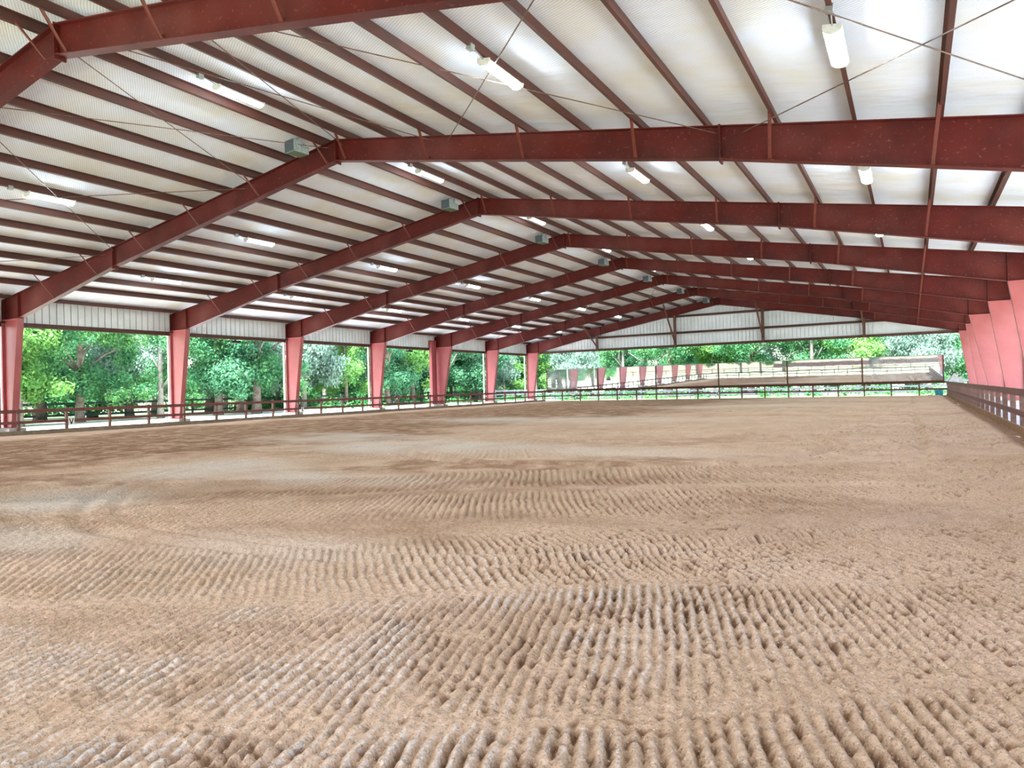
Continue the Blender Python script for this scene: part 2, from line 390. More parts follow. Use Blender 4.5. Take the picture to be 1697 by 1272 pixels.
def build_floor():
    def axis(segs):
        out = []
        for a, b, d in segs: out += list(np.arange(a, b, d))
        out.append(segs[-1][1]); return np.array(out)
    X = axis([(-17.4, 0, .09), (0, 5.5, .04), (5.5, 16.36, .0125)])
    Y = axis([(-8.55, -6.2, .06), (-6.2, -1.2, .0118), (-1.2, 2, .02), (2, 9, .04), (9, 54.56, .14)])
    x, y = np.meshgrid(X, Y, indexing='xy')
    sh = x.shape
    wx = x + .25*vnoise(x, y, 2.3, 1) + .1*vnoise(x, y, .7, 2)
    wy = y + .25*vnoise(x, y, 2.3, 3) + .1*vnoise(x, y, .7, 4)
    t = (x-CAM.x)*(-.49) + (y-CAM.y)*.872          # distance along the raking pass
    tw = t + .28*vnoise(x, y, 1.6, 5) + .012*(x-12)*0
    z = np.zeros(sh)
    def furrow(alpha, spacing, sharp=1.0, seed=0, warp=.10):
        ca, sa = math.cos(alpha), math.sin(alpha)
        p = x*ca + y*sa + warp*vnoise(x, y, 1.7, 20+seed) + .016*vnoise(x, y, .22, 30+seed)
        th = 2*np.pi*p/spacing
        g = -3.0*((1+np.cos(th))/2)**2 + .8*((1+np.cos(th+2.0))/2)**2
        return g*sharp
    R = math.radians
    bands = [  # t0, t1, angle, spacing, amplitude
        (-9, 3.0, R(17), .066, .0085), (3.15, 4.75, R(20), .066, .0085), (4.9, 6.5, R(42), .074, .0095),
        (7.3, 9.1, R(27), .086, .0150), (9.6, 11.6, R(29), .105, .0170), (13.6, 15.8, R(31), .12, .0090), (17.5, 20.5, R(24), .16, .008)]
    fur = np.zeros(sh)
    for k, (a, b, al, sp, am) in enumerate(bands):
        w = sstep(a-.22, a+.22, tw)*(1-sstep(b-.22, b+.22, tw))
        patch = np.clip(.85 + .6*vnoise(x, y, 2.2, 40+k), .15, 1.15)*np.clip(.95+.4*vnoise(x, y, .2, 80+k), .3, 1.3)
        fur += w*patch*am*furrow(al, sp, 1, k)
    z += fur
    # crumbs and clods
    cl = .0075*vnoise(wx, wy, .055, 6) + .0095*vnoise(x, y, .028, 7) + .005*vnoise(x, y, .14, 8)
    z += cl * np.where(t < 9, 1, .8)
    pits = np.clip(vnoise(x, y, .042, 9) + .3*vnoise(x, y, .5, 10) - .42 - 24*fur, 0, 1)
    z -= .03*pits*sstep(10.2, 12.5, x)
    z += .03*vnoise(x, y, 3.1, 12)
    # tracks: rings trodden or driven into the surface
    def ring(cx, cy, r, w, depth, seed):
        d = np.hypot(x-cx, y-cy) - r - .25*vnoise(x, y, 2.2, seed)
        return depth*(np.exp(-(d/w)**2) - .55*np.exp(-((d-1.7*w)/w)**2) - .55*np.exp(-((d+1.7*w)/w)**2))
    for cx, cy, r, w, dp, sd in ((8.2,7.7,4.6,.12,.05,50),(8.2,7.7,4.2,.1,.04,50),(8.4,3.4,6.9,.1,.03,51),(8.4,3.4,6.5,.08,.022,51),
                                 (7.0,16,6.4,.18,.04,52),(9.5,30,4.2,.2,.06,53),(9.5,30,3.6,.18,.05,53),(1,24,8,.18,.015,54)):
        z -= ring(cx, cy, r, w, dp, sd)
    d = x - 14.15 - .18*vnoise(x, y, 3.3, 60)
    z -= np.where((y > 6) & (y < 50), .05*np.exp(-(d/.12)**2) - .03*np.exp(-((np.abs(d)-.2)/.1)**2), 0)
    d = y - (2.9 - .11*(x-10.8)) - .1*vnoise(x, y, 1.5, 61)
    z += np.where(x > 9.6, .022*np.exp(-(d/.09)**2), 0)
    d = y - (4.4 - .09*(x-10.8)) - .1*vnoise(x, y, 1.5, 62)
    z += np.where(x > 8.6, .015*np.exp(-(d/.09)**2), 0)
    # banked up against the long fence with the letter boards, trench along the other one
    z += .02*np.exp(-((x+15.4)/.8)**2) - .06*np.exp(-((x+17.4)/.7)**2)
    z -= .10*np.exp(-((x-16.25)/.22)**2) * (.7+.5*vnoise(x, y, .35, 63))
    z += .05*np.exp(-((x-15.75)/.3)**2)
    z = z + SAND
    n = vnoise(x, y, 2.6, 13); n2 = vnoise(x, y, .8, 14); n3 = vnoise(x*.5+y*.2, y, 1.1, 15)
    damp = sstep(3.0, -1.5, x + 2.2*n + .8*n2 - .12*np.clip(y-8, 0, 20)) * sstep(-15.5, -12.5, x + n)
    damp = np.maximum(damp, .75*sstep(.45, .9, 1-np.abs(x+17.1)/3+.3*n)*0)
    for (a, b, s) in ((9.2, 10.2, .55), (11.8, 13.2, .75), (6.6, 7.4, .4), (15.8, 18, .5)):
        damp = np.maximum(damp, s*sstep(a-.4, a+.2, tw+.5*n2)*(1-sstep(b-.2, b+.5, tw+.5*n2))*sstep(13.5, 11, x+n))
    damp = np.maximum(damp, .5*sstep(4, 9, t)*sstep(.1, .8, vnoise(x, y, 4.5, 16)+.4*n3+.3*vnoise(x, y, .35, 17)))
    damp = np.maximum(damp, .27*sstep(7.5, 11, t))
    damp = damp*np.clip(.85+.45*vnoise(x, y, .3, 18)+.3*vnoise(x, y, .11, 19), 0, 1.15)
    damp = np.maximum(damp, .85*sstep(15.7, 16.1, x))
    pit_brown = np.clip(pits*1.7, 0, .95)*sstep(9.5, 12.4, x)
    damp = np.maximum(damp, pit_brown)
    def blob(cx, cy, rx, ry, s): return s*np.exp(-(((x-cx)/rx)**2 + ((y-cy)/ry)**2)**1.5)
    pale = np.zeros(sh)
    for cx, cy, rx, ry, s in ((3.9,-2.3,1.3,1.0,1.),(2.6,1.2,1.5,1.6,.9),(5.5,.9,2.2,.7,.7),(4.0,6.2,3.4,1.7,.95),(8,6.0,3,1.2,.45),(-1,8.5,3,1.8,.6),(9.2,-3.2,1.3,.6,.55),(1,19,7,2.5,.6),(6.4,-4,1.1,.6,.45),(6,34,7,3,.5)):
        pale = np.maximum(pale, blob(cx, cy, rx, ry, s))
    pale = np.clip(pale*(1+.5*n2+.25*n3), 0, .95)
    damp = damp*(1-pale*.8)
    nx, ny = len(X), len(Y)
    co = np.stack([x, y, z], -1).reshape(-1, 3).astype(np.float32)
    i = np.arange(nx*ny).reshape(ny, nx)
    q = np.stack([i[:-1,:-1], i[:-1,1:], i[1:,1:], i[1:,:-1]], -1).reshape(-1, 4)
    me = bpy.data.meshes.new('floor')
    me.vertices.add(len(co)); me.vertices.foreach_set('co', co.ravel())
    me.loops.add(q.size); me.loops.foreach_set('vertex_index', q.ravel().astype(np.int32))
    me.polygons.add(len(q)); me.polygons.foreach_set('loop_start', np.arange(0, q.size, 4, dtype=np.int32))
    me.polygons.foreach_set('use_smooth', np.ones(len(q), dtype=bool))
    me.update(calc_edges=True)
    fib = np.clip(fur/.006, 0, 1)*sstep(.1, .6, .5+vnoise(x, y, .35, 90)*.8)*sstep(14.5, 12, x)*sstep(7, 4, t)
    for nm, arr in (('damp', damp), ('pale', pale), ('fibre', fib)):
        a = me.attributes.new(nm, 'FLOAT', 'POINT'); a.data.foreach_set('value', arr.ravel().astype(np.float32))
    me.materials.append(M['sand'])
    o = bpy.data.objects.new('floor', me); COL.objects.link(o)
    struct(o, 'tan riding-arena sand raked into fine curved furrows')
build_floor()

g = MB(); n = 24
GX = np.linspace(-150, 120, 55); GY = np.linspace(-110, 190, 61)
vs = []
def gz(x, y):
    dx = max(0, abs(x)-19); dy = max(0, y-58, -12-y)
    d = math.hypot(dx, dy)
    return -.36 + .25*math.sin(x*.11+1)*math.cos(y*.09)*min(1, d/25) + (.0 if y < 60 else .0)
for yy in GY:
    for xx in GX: vs.append((xx, yy, gz(xx, yy)))
W = len(GX)
g.add(vs, [(j*W+i, j*W+i+1, (j+1)*W+i+1, (j+1)*W+i) for j in range(len(GY)-1) for i in range(W-1)])
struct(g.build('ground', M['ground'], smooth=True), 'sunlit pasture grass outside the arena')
pm = MB(); pts = []
for k in range(30):
    yy = 17 + k*1.6; a = min(1, (yy-16)/6)
    pts.append((-24.2 + .5*math.sin(yy*.4) + (1-a)*2.0, -19.3 + .2*math.sin(yy*.7), yy))
pv = [];
for a, b, yy in pts: pv += [(a, yy, -.27), (b, yy, -.27), (b, yy, -.6), (a, yy, -.6)]
pf = []
for k in range(len(pts)-1):
    for c in range(4): pf.append((4*k+c, 4*k+(c+1) % 4, 4*k+4+(c+1) % 4, 4*k+4+c))
pf += [(3,2,1,0), tuple(4*(len(pts)-1)+c for c in range(4))]
pm.add(pv, pf)
struct(pm.build('path', M['gravel']), 'pale gravel drive alongside the arena')
# pale apron of compacted stone under the column line
ap = MB()
for s in (-1, 1): ap.box(*( (s*17.46 if s < 0 else 16.5) - (1.35 if s < 0 else 0), -9.0, -.7, (s*17.46 if s < 0 else 16.5) + (0 if s < 0 else 2.9), 55.6, -.3))
struct(ap.build('ground_apron', M['gravel']), 'pale stone apron under the column line')

# ------------------------------------------------------------------ steel frames
XK = 17.2
def top(x): return ZR - SL*abs(x)
def bot(x):
    a = abs(x)
    return 7.70 - .1755*a if a <= 10.75 else (7.70-.1755*10.75) + (a-10.75)*(4.42-(7.70-.1755*10.75))/(XK-10.75)
XO = 18.45
PUR = [.46 + 1.425*k for k in range(12)]

def rafter_mesh(s, extra=0.):
    m = MB(); w = .01; fw = .11
    xk = XK - extra
    xs = [0, 5.4, 10.75, xk]
    tp = [(s*x, top(x)) for x in (0, XO)]
    bt = [(s*x, bot(x) if x < xk else 4.42) for x in xs] + [(s*XO, 4.42)]
    poly = [tp[0], tp[1]] + bt[::-1]
    if s < 0: poly = poly[::-1]
    m.prism(poly, 'y', -w, w)
    m.bar((0, 0, top(0)-.011), (s*XO, 0, top(XO)-.011), 2*fw, .022)
    for a, b in zip(bt[:4], bt[1:4]):
        m.bar((a[0], 0, a[1]+.01), (b[0], 0, b[1]+.01), 2*fw, .022)
    m.bar((s*(XO-.012), 0, 4.42), (s*(XO-.012), 0, top(XO)-.03), 2*fw, .024, up=(1,0,0))
    return m
def column_mesh(s, extra=0.):
    m = MB(); w = .01; fw = .125
    xi_t, xi_b = XK - extra, 17.84
    m.prism([(s*XO, 0), (s*XO, 4.42), (s*xi_t, 4.42), (s*xi_b, 0)] if s < 0 else [(s*XO, 0), (s*xi_b, 0), (s*xi_t, 4.42), (s*XO, 4.42)], 'y', -w, w)
    m.bar((s*(XO-.012), 0, 0), (s*(XO-.012), 0, 4.42), 2*fw, .024, up=(1,0,0))
    m.bar((s*xi_b, 0, 0), (s*xi_t, 0, 4.40), 2*fw, .024, up=(1,0,0))
    m.box(min(s*XO, s*xi_t)-.01, -fw, 4.395, max(s*XO, s*xi_t)+.01, fw, 4.42)
    m.box(min(s*(XO+.06), s*(xi_b-.1)), -.19, -.02, max(s*(XO+.06), s*(xi_b-.1)), .19, .01)
    return m
def splice_mesh(x, s):
    m = MB()
    m.box(s*x-.02 if x else -.02, -.115, bot(x)-.075, s*x+.02 if x else .02, .115, top(x)+.02)
    for dz in (.12, .3, .48):
        for yy in (-.07, .07):
            m.tube([(s*x-.045, yy, bot(x)+dz*(top(x)-bot(x))/.6), (s*x+.045, yy, bot(x)+dz*(top(x)-bot(x))/.6)], .016, 6)
    return m

def frame_parts(root, extra, mesh_cache={}):
    key = extra
    def inst(name, maker, material, par=None):
        k = (name, maker[0], key)
        if k not in mesh_cache: mesh_cache[k] = maker[1]().mesh(name, material)
        o = bpy.data.objects.new(name, mesh_cache[k]); COL.objects.link(o); o.parent = par or root; return o
    for s in (-1, 1):
        c = inst('column', (s, lambda: column_mesh(s, extra)), M['column']); c['label'] = 'brighter brick-red tapered column'
        r = inst('rafter', (s, lambda: rafter_mesh(s, extra)), M['rafter']); r['label'] = 'dark red tapered rafter'
        def st():
            m = MB(); m.box(s*(XK-extra)-.012, -.11, 4.43, s*(XK-extra)+.012, .11, top(XK-extra)-.02); return m
        inst('stiffener', (s, st), M['rafter'], r)
        inst('splice_plate', (s*10.75, lambda: splice_mesh(10.75, s)), M['rafter'], r)
        for k in range(0, 12, 2):
            x = PUR[k]
            def fb():
                m = MB(); d = top(x)+.03 - (bot(x)+.05)
                m.bar((s*(x-.12), -.06, bot(x)+.05), (s*x, -.06-.72*d-.1, top(x)+.05), .06, .012)
                m.bar((s*(x-.15), -.066, bot(x)+.05), (s*(x-.03), -.066-.72*d-.1, top(x)+.05), .008, .03)
                m.bar((s*(x-.12), -.06, bot(x)+.02), (s*(x-.12), -.06, bot(x)+.12), .03, .09, up=(1,0,0))
                return m
            inst('flange_brace', (s*x, fb), M['brace'], r)
        def foot():
            m = MB(); a, b = sorted((s*18.7, s*17.58)); m.box(a, -.32, -.75, b, .32, -.02); return m
        f = inst('footing', (s, foot), M['concrete'], c); f['label'] = 'pale concrete footing'
    inst('splice_plate', (0, lambda: splice_mesh(0, 1)), M['rafter'])

WHERE = {-1: 'above the photographer at the open near end', 0: 'its ridge at the corner of the picture',
         1: 'long rafter spanning across the whole picture', 2: 'third in view from the near end',
         3: 'fourth in view from the near end', 4: 'fifth in view from the near end',
         5: 'sixth in view, with the wide double column', 6: 'last but one before the gable', 7: 'last one, against the gable sheeting'}
frames = {}
for i in range(-1, 8):
    root = thing('rigid_frame', 'dark red steel portal frame, ' + WHERE[i], 'steel frame', (0, i*BAY, 0), 0, 'red portal frames of the hall')
    frame_parts(root, .27 if i == 5 else 0.)
    frames[i] = root

# doubled portal posts on the tree side (frames 1 and 5)
def portal_post(y, label):
    r = thing('portal_post', label, 'post', (-18.3, y, 0), 0, 'doubled posts beside the columns')
    m = MB(); m.prism([(-.28, .0), (.28, .0), (.28, 4.95), (-.28, 4.95)], 'x', -.01, .01); m.build('web', M['column'], r)
    for yy in (-.28, .28):
        f = MB(); f.box(-.125, yy-.012, 0, .125, yy+.012, 4.95); f.build('flange', M['column'], r)
    p = MB(); p.box(-.35, -.42, -.75, .3, .33, -.002); c = p.build('footing', M['concrete'], r); c['label'] = 'pale concrete footing'
portal_post(BAY-.62, 'red steel post doubling the column at the picture edge by the V board')
portal_post(5*BAY-.62, 'red steel post doubling the fifth column along the letter-board fence')

# ------------------------------------------------------------------ purlins
Y0, Y1 = -14.2, 53.95  # near-end overhang is added, to keep open sky off the near sand
def purlin_mesh(x, s):
    d, fw, t = .2, .072, .012
    ang = math.atan(SL)
    prof = [(-t/2,0),(t/2,0)]
    # profile in (across-slope a, normal n)
    P = [(-t/2, 0), (fw, 0), (fw, t), (t/2, t), (t/2, d-t), (t/2, d), (-fw, d), (-fw, d-t), (-t/2, d-t)]
    m = MB(); pts = []
    for a, nn in P:
        X = s*x + s*(a*math.cos(ang) + nn*math.sin(ang)); Z = top(x) - a*math.sin(ang) + nn*math.cos(ang)
        pts.append((X, Z+.002))
    if s > 0: pts = pts[::-1]
    m.prism(pts, 'y', Y0, Y1)
    return m
SLOPE = {-1: 'letter-board side roof slope', 1: 'slatted-fence side roof slope'}
for s in (-1, 1):
    for k, x in enumerate(PUR):
        o = purlin_mesh(x, s).build('purlin', M['purlin'])
        tag(o, f'dark red purlin, {ORD[k]} down from the ridge, {SLOPE[s]}', 'purlin', 'purlins under the roof lining')
    m = MB(); x = XO-.35
    m.box(min(s*x, s*(x+.08)), Y0, top(x)-.0, max(s*x, s*(x+.08)), Y1, top(x)+.16)
    tag(m.build('eave_strut', M['purlin']), f'dark red eave strut along the edge of the {SLOPE[s]}', 'strut', 'struts at the two eaves')

# ------------------------------------------------------------------ roof
def roof():
    m = MB(); t = .205; ex = 18.95
    m.cur = 0
    for s in (-1, 1):
        ys = [Y0-.15, Y1+.25]  # lining covers the added light-blocking overhang too
        a = [(0, ZR+t), (s*ex, ZR+t-SL*ex)]
        vs = [(p[0], y, p[1]) for y in ys for p in a]
        m.cur = 0; m.add(vs, [(0,1,3,2) if s < 0 else (0,2,3,1)])
        vs = [(p[0], y, p[1]+.09) for y in ys for p in a]
        m.cur = 1; m.add(vs, [(0,2,3,1) if s < 0 else (0,1,3,2)])
        m.add([(s*ex, ys[0], ZR+t-SL*ex), (s*ex, ys[1], ZR+t-SL*ex), (s*ex, ys[1], ZR+t-SL*ex+.09), (s*ex, ys[0], ZR+t-SL*ex+.09)], [(0,1,2,3)])
    return m.build('ceiling', [M['lining'], M['panel']])
struct(roof(), 'white roof lining held up by wire netting')

# ------------------------------------------------------------------ ribbed sheets
def ribbed(length, z0, ztop, step=.305, groove=.045, depth=.075, u0=0.):
    """sheet in the (u, z) plane, depth along w: returns columns of (u, w)"""
    us = []; u = u0
    while u < u0+length-1e-6:
        e = min(u+step, u0+length)
        us += [(u, depth), (min(u+groove, e), depth), (min(u+groove, e), 0), (e, 0)]
        u = e
    return us
def sheet(name, us, z0, ztop, place, material):
    m = MB(); vs = []
    for u, w in us: vs += [place(u, w, z0), place(u, w, ztop(u))]
    for u, w in us: vs += [place(u, .06, z0), place(u, .06, ztop(u))]
    n = len(us); fs = []
    for i in range(n-1):
        fs.append((2*i, 2*i+2, 2*i+3, 2*i+1)); j = 2*n
        fs.append((j+2*i+1, j+2*i+3, j+2*i+2, j+2*i))
    m.add(vs, fs)
    return struct(m.build(name, material))
us = ribbed(37.2, 0, 0, u0=-18.6)
sheet('wall_back', us, 4.36, lambda u: top(u)+.19, lambda u, w, z: (u, 53.62+w, z), M['panel'])['label'] = 'off-white ribbed sheeting filling the gable'
us = ribbed(61.6, 0, 0, u0=-8.0)
for s, nm in ((-1, 'wall_left'), (1, 'wall_right')):
    sheet(nm, us, 4.30, lambda u: top(18.55)+.17, lambda u, w, z, s=s: (s*(18.5+w), u, z), M['panel'])['label'] = 'off-white ribbed sheeting along the eave'
# headers (trims) below the sheets
def header(name, a, b, z0, z1, inward):
    m = MB(); a, b = Vector(a), Vector(b); iv = Vector(inward)
    d = (b-a)
    def slab(o0, o1, zz0, zz1):
        pa = [a+iv*o0, b+iv*o0, b+iv*o1, a+iv*o1]
        vs = [(p.x, p.y, z) for z in (zz0, zz1) for p in pa]
        m.add(vs, [(0,3,2,1),(4,5,6,7),(0,1,5,4),(1,2,6,5),(2,3,7,6),(3,0,4,7)])
    slab(-.08, .03, z0, z1); slab(-.08, .14, z1-.018, z1); slab(.125, .14, z1-.05, z1); slab(-.08, .08, z0, z0+.02)
    return struct(m.build(name, M['trim']))
header('trim_1', (-18.5, -8, 0), (-18.5, 53.6, 0), 4.17, 4.36, (1,0,0))
header('trim_2', (18.5, -8, 0), (18.5, 53.6, 0), 4.17, 4.36, (-1,0,0))
header('trim_3', (-18.4, 53.6, 0), (18.4, 53.6, 0), 4.30, 4.5, (0,-1,0))
# girts, gable posts
def xroof(z): return (ZR-.45 - z)/.1755
for z, lab in ((5.52, 'lower horizontal brown girt across the gable sheeting'), (6.95, 'upper horizontal brown girt across the gable sheeting')):
    m = MB(); x = xroof(z) - .1
    m.box(-x, 53.42, z-.07, x, 53.61, z-.055); m.box(-x, 53.59, z-.07, x, 53.605, z+.1); m.box(-x, 53.42, z+.09, x, 53.61, z+.1)
    tag(m.build('wall_girt', M['trim']), lab, 'girt', 'girts on the gable')
GP = [(-11.08, 'first from the letter-board fence corner'), (-3.76, 'second from the letter-board fence corner'), (3.57, 'third from the letter-board fence corner'), (11.02, 'closest to the teal tub corner')]
for x, lab in GP:
    r = thing('gable_post', f'dark brown gable post with diagonal kicker, {lab}', 'post', (x, 53.3, 4.36), 0, 'posts hanging in the gable')
    h = bot(x) - 4.36 + .02
    m = MB(); m.box(-.1, -.1, -.05, .1, -.085, h); m.box(-.1, .085, -.05, .1, .1, h); m.box(-.008, -.085, -.05, .008, .085, h); m.build('shaft', M['trim'], r)
    dy = {-11.08: 3.3, -3.76: 3.1, 3.57: 3.35, 11.02: 3.6}[x]
    m = MB(); m.bar((0, -.1, .35), (-.02, -dy, top(x)-4.36+.03), .1, .1); m.build('kicker_brace', M['trim'], r)

# ------------------------------------------------------------------ bracing rods
def rods(i, word):
    a, b = i*BAY+.05, (i+1)*BAY-.05
    for s in (-1, 1):
        for (x0, x1, pn) in ((.25, 3.5, 'ridge'), (3.8, 10.7, 'middle'), (11.2, 17.6, 'eave')):
            for d in (0, 1):
                p = (s*(x0 if d else x1), a, top(x0 if d else x1)-.16); q = (s*(x1 if d else x0), b, top(x1 if d else x0)-.16)
                m = MB(); m.tube([p, q], .011, 6)
                o = m.build('brace_rod', M['rod'])
                tag(o, f'thin brace rod, {pn} panel, {SLOPE[s]}, {word} braced bay, {"falling" if d else "climbing"} away', 'rod', 'diagonal bracing rods')
rods(0, 'near'); rods(5, 'far')

# ------------------------------------------------------------------ strip lights
def strip_light(label):
    r = thing('strip_light', label, 'light', (0,0,0), 0, 'strip lights under the purlins')
    L2, W2 = .63, .13
    m = MB(); m.prism([(-W2,-.02),(-W2*.8,0),(W2*.8,0),(W2,-.02),(W2,-.05),(-W2,-.05)], 'y', -L2, L2); hs = m.build('housing', M['white'], r)
    m = MB(); n = 9
    pr = [(-W2+.012, -.05)] + [(-(W2-.02)*math.cos(math.pi*k/n), -.052-.062*math.sin(math.pi*k/n)**.6) for k in range(1, n)] + [(W2-.012, -.05)]
    m.prism(pr, 'y', -L2+.03, L2-.03); m.build('diffuser', M['lens'], r, smooth=False)
    for sy in (-1, 1):
        m = MB(); pr2 = [(-W2,-.0)] + [(-W2*math.cos(math.pi*k/8), -.03-.10*math.sin(math.pi*k/8)**.7) for k in range(0, 9)] + [(W2,-.0)]
        m.prism(pr2, 'y', sy*L2-.018, sy*L2+.018); m.build('end_cap', M['white'], r)
        m = MB(); m.box(-.02, sy*.45-.02, 0, .02, sy*.45+.02, .03); m.build('hanger', M['galv'], hs)
    m = MB(); m.tube([(0, -L2-.01, -.02), (.0, -L2-.22, .02), (.02, -L2-.4, .03)], .012, 6); m.box(-.05, -L2-.5, -.03, .05, -L2-.38, .07); m.build('junction_box', M['galv'], r)
    return r
ROWS = [(1, 0, 'at the ridge'), (1, 5, 'halfway down the slatted-fence side'), (1, 9, 'low on the slatted-fence side'), (-1, 5, 'halfway down the letter-board side'), (-1, 9, 'low on the letter-board side')]
BAYW = ['first', 'second', 'third', 'fourth', 'fifth', 'sixth', 'seventh']
proto = None
for s, k, wh in ROWS:
    for b in range(7):
        lab = f'white enclosed strip light {wh}, {BAYW[b]} roof bay away'
        if proto is None: o = proto = strip_light(lab)
        else: o = copy_tree(proto); o['label'] = lab
        x = PUR[k]
        o.location = (s*(x+.03), BAY*b+3.81, top(x)-.035); o.rotation_euler = (0, s*math.atan(SL), 0)

# ------------------------------------------------------------------ speakers by the ridge
def speaker(label):
    r = thing('speaker_box', label, 'speaker', (0,0,0), 0, 'speaker boxes by the ridge')
    m = MB(); m.prism([(-.30,-.22),(.30,-.22),(.30,.02),(-.14,.18),(-.30,.18)], 'x', -.24, .24); cb = m.build('cabinet', M['grey'], r, bevel=.012)
    m = MB(); m.box(-.235, -.312, -.21, .235, -.302, .17); m.build('grille', M['grille'], cb)
    m = MB(); m.box(-.22, -.28, -.232, .22, .28, -.222); m.build('underside_plate', M['grille_under'], cb)
    m = MB(); m.bar((-.26,0,-.05),(-.26,0,.3),.03,.06); m.bar((.26,0,-.05),(.26,0,.3),.03,.06); m.bar((-.27,0,.3),(.27,0,.3),.06,.02); m.build('bracket', M['galv'], r)
    return r
proto = None
for b in range(1, 8):
    lab = f'small grey speaker box hung under the ridge just before the {ORD[b]} rafter in view'
    if proto is None: o = proto = speaker(lab)
    else: o = copy_tree(proto); o['label'] = lab
    o.scale = (.85,.85,.85); o.location = (-.80, b*BAY-.78, 8.03); o.rotation_euler = (0, 0, math.radians(-8))

# small floodlights below the eave header
for (y, lab) in ((19.24, 'small dark floodlight under the eave header, in the opening after the second column'), (34.95, 'small dark floodlight under the eave header, just past the fourth column')):
    r = thing('flood_light', lab, 'light', (-18.62, y, 4.17), 0, 'floodlights under the eave header')
    m = MB(); m.box(-.1, -.28, -.19, .12, .28, -.05); m.build('lamp_housing', M['dark'], r, bevel=.01)
    m = MB(); m.bar((0,0,-.07),(0,0,.02),.06,.06); m.build('bracket', M['dark'], r)

# downspouts outside each column
def downspout(s, y, label):
    m = MB(); x = s*18.74
    m.bar((x, y, 4.15), (x, y, -.1), .1, .1, up=(1,0,0)); m.bar((x, y, -.1), (x+s*.35, y, -.28), .1, .1)
    m.bar((x, y, 4.12), (s*19.02, y, 4.9), .1, .1)
    m.bar((s*19.02, y, 4.88), (s*19.02, y, 5.2), .1, .1, up=(1,0,0))
    tag(m.build('downspout', M['pole_white']), label, 'downspout', 'white downspouts')
for i in range(1, 8): downspout(-1, i*BAY+(.0), f'white downspout behind the {ORD[i-1]} column along the letter-board fence')
for i in range(2, 8): downspout(1, i*BAY, f'white downspout outside the {ORD[i]} column on the slatted-fence side')
for s in (-1, 1):
    m = MB(); m.box(min(s*18.9, s*19.12), -8.3, 5.12, max(s*18.9, s*19.12), 54.2, 5.27)
    tag(m.build('gutter', M['pole_white']), f'white eave gutter on the {SLOPE[s]}', 'gutter', 'eave gutters')

# ------------------------------------------------------------------ arena fence
def fence(name, label, a, b, inward, ts, kickmat, zkick, mids=True, top_z=(.585,.725), mid_z=(.14,.258), posts_side=-1, post_w=.1, post_d=.1):
    """a,b: ends on the rail plane; ts: distances of posts from a"""
    a, b, iv = Vector(a), Vector(b), Vector(inward); d = (b-a).normalized(); Ln = (b-a).length
    r = thing(name, label, 'fence', (a.x, a.y, 0), 0, 'fence runs around the sand')
    ang = math.atan2(d.y, d.x)
    ivl = 1 if Vector((-d.y, d.x, 0)).dot(iv) > 0 else -1      # local +y or -y is inward
    r.rotation_euler = (0,0,ang)
    def yb(o0, o1): return sorted((ivl*o0, ivl*o1))
    for (z0, z1, mt, nm) in ((top_z[0], top_z[1], M['rail'], 'top_rail'), (mid_z[0], mid_z[1], M['rail'], 'mid_rail'), (zkick[0], zkick[1], kickmat, 'kick_board')):
        m = MB(); y0, y1 = yb(0, .045)
        xx = 0
        while xx < Ln-.01:                                     # boards butt on every second post
            e = min(xx+3.75, Ln); m.box(xx+.002, y0, z0, e-.002, y1, z1); xx = e
        m.build(nm, mt, r, bevel=.006)
    me = None
    for t in ts:
        if me is None:
            m = MB(); y0, y1 = yb(-post_d, -.002); m.box(-post_w/2, y0, -.55, post_w/2, y1, .76); me = m.mesh('post', M['post'])
        o = bpy.data.objects.new('post', me); COL.objects.link(o); o.parent = r; o.location = (t, 0, 0)
    return r
YE = 54.6
ly = -8.6
fence('arena_fence', 'brown rail fence with letter boards, along the row of trees', (-17.4, ly, 0), (-17.4, YE, 0), (1,0,0), [7.575+1.883*k-ly for k in range(-9, 25) if -9.5 < 7.575+1.883*k < YE] + [YE-.06-ly], M['kick'], (-.42, -.135))
fence('arena_fence', 'brown slatted rail fence, close beside the row of pink-lit columns', (16.4, ly, 0), (16.4, YE, 0), (-1,0,0), [7.575+1.883*k-ly for k in range(-9, 25) if -9.5 < 7.575+1.883*k < YE] + [YE-.06-ly], M['kick_tan'], (-.36, -.12), top_z=(.60,.77), mid_z=(.12,.26), post_w=.1, post_d=.12)
fence('arena_fence', 'dark rail fence below the long mirror at the far end', (-17.4, YE, 0), (16.4, YE, 0), (0,-1,0), [(-.39+1.873*k)+17.4 for k in range(-8, 9)] + [.1], M['rail'], (-.36, -.27), top_z=(.65,.80), mid_z=(.15,.27))
fence('arena_fence', 'rail fence at the open end behind the camera, seen in the mirror', (-17.4, ly, 0), (16.4, ly, 0), (0,1,0), [1.878*k for k in range(1, 18)], M['rail'], (-.36, -.2))

# letter boards
def letter_board(loc, face, label, strokes, size, dark=True):
    r = thing('letter_board', label, 'sign', loc, face, 'white letter boards on the fence')
    w, h = size
    m = MB(); m.box(-w/2, -.008, -h/2, w/2, .008, h/2); bd = m.build('board', M['sign'], r)
    m = MB()
    for p, q in strokes: m.bar((p[0]*w, -.012, p[1]*h), (q[0]*w, -.012, q[1]*h), .006, w*.16, up=(q[1]-p[1], 0, p[0]-q[0]) if True else None)
    m.build('letter', M['letter'], bd)
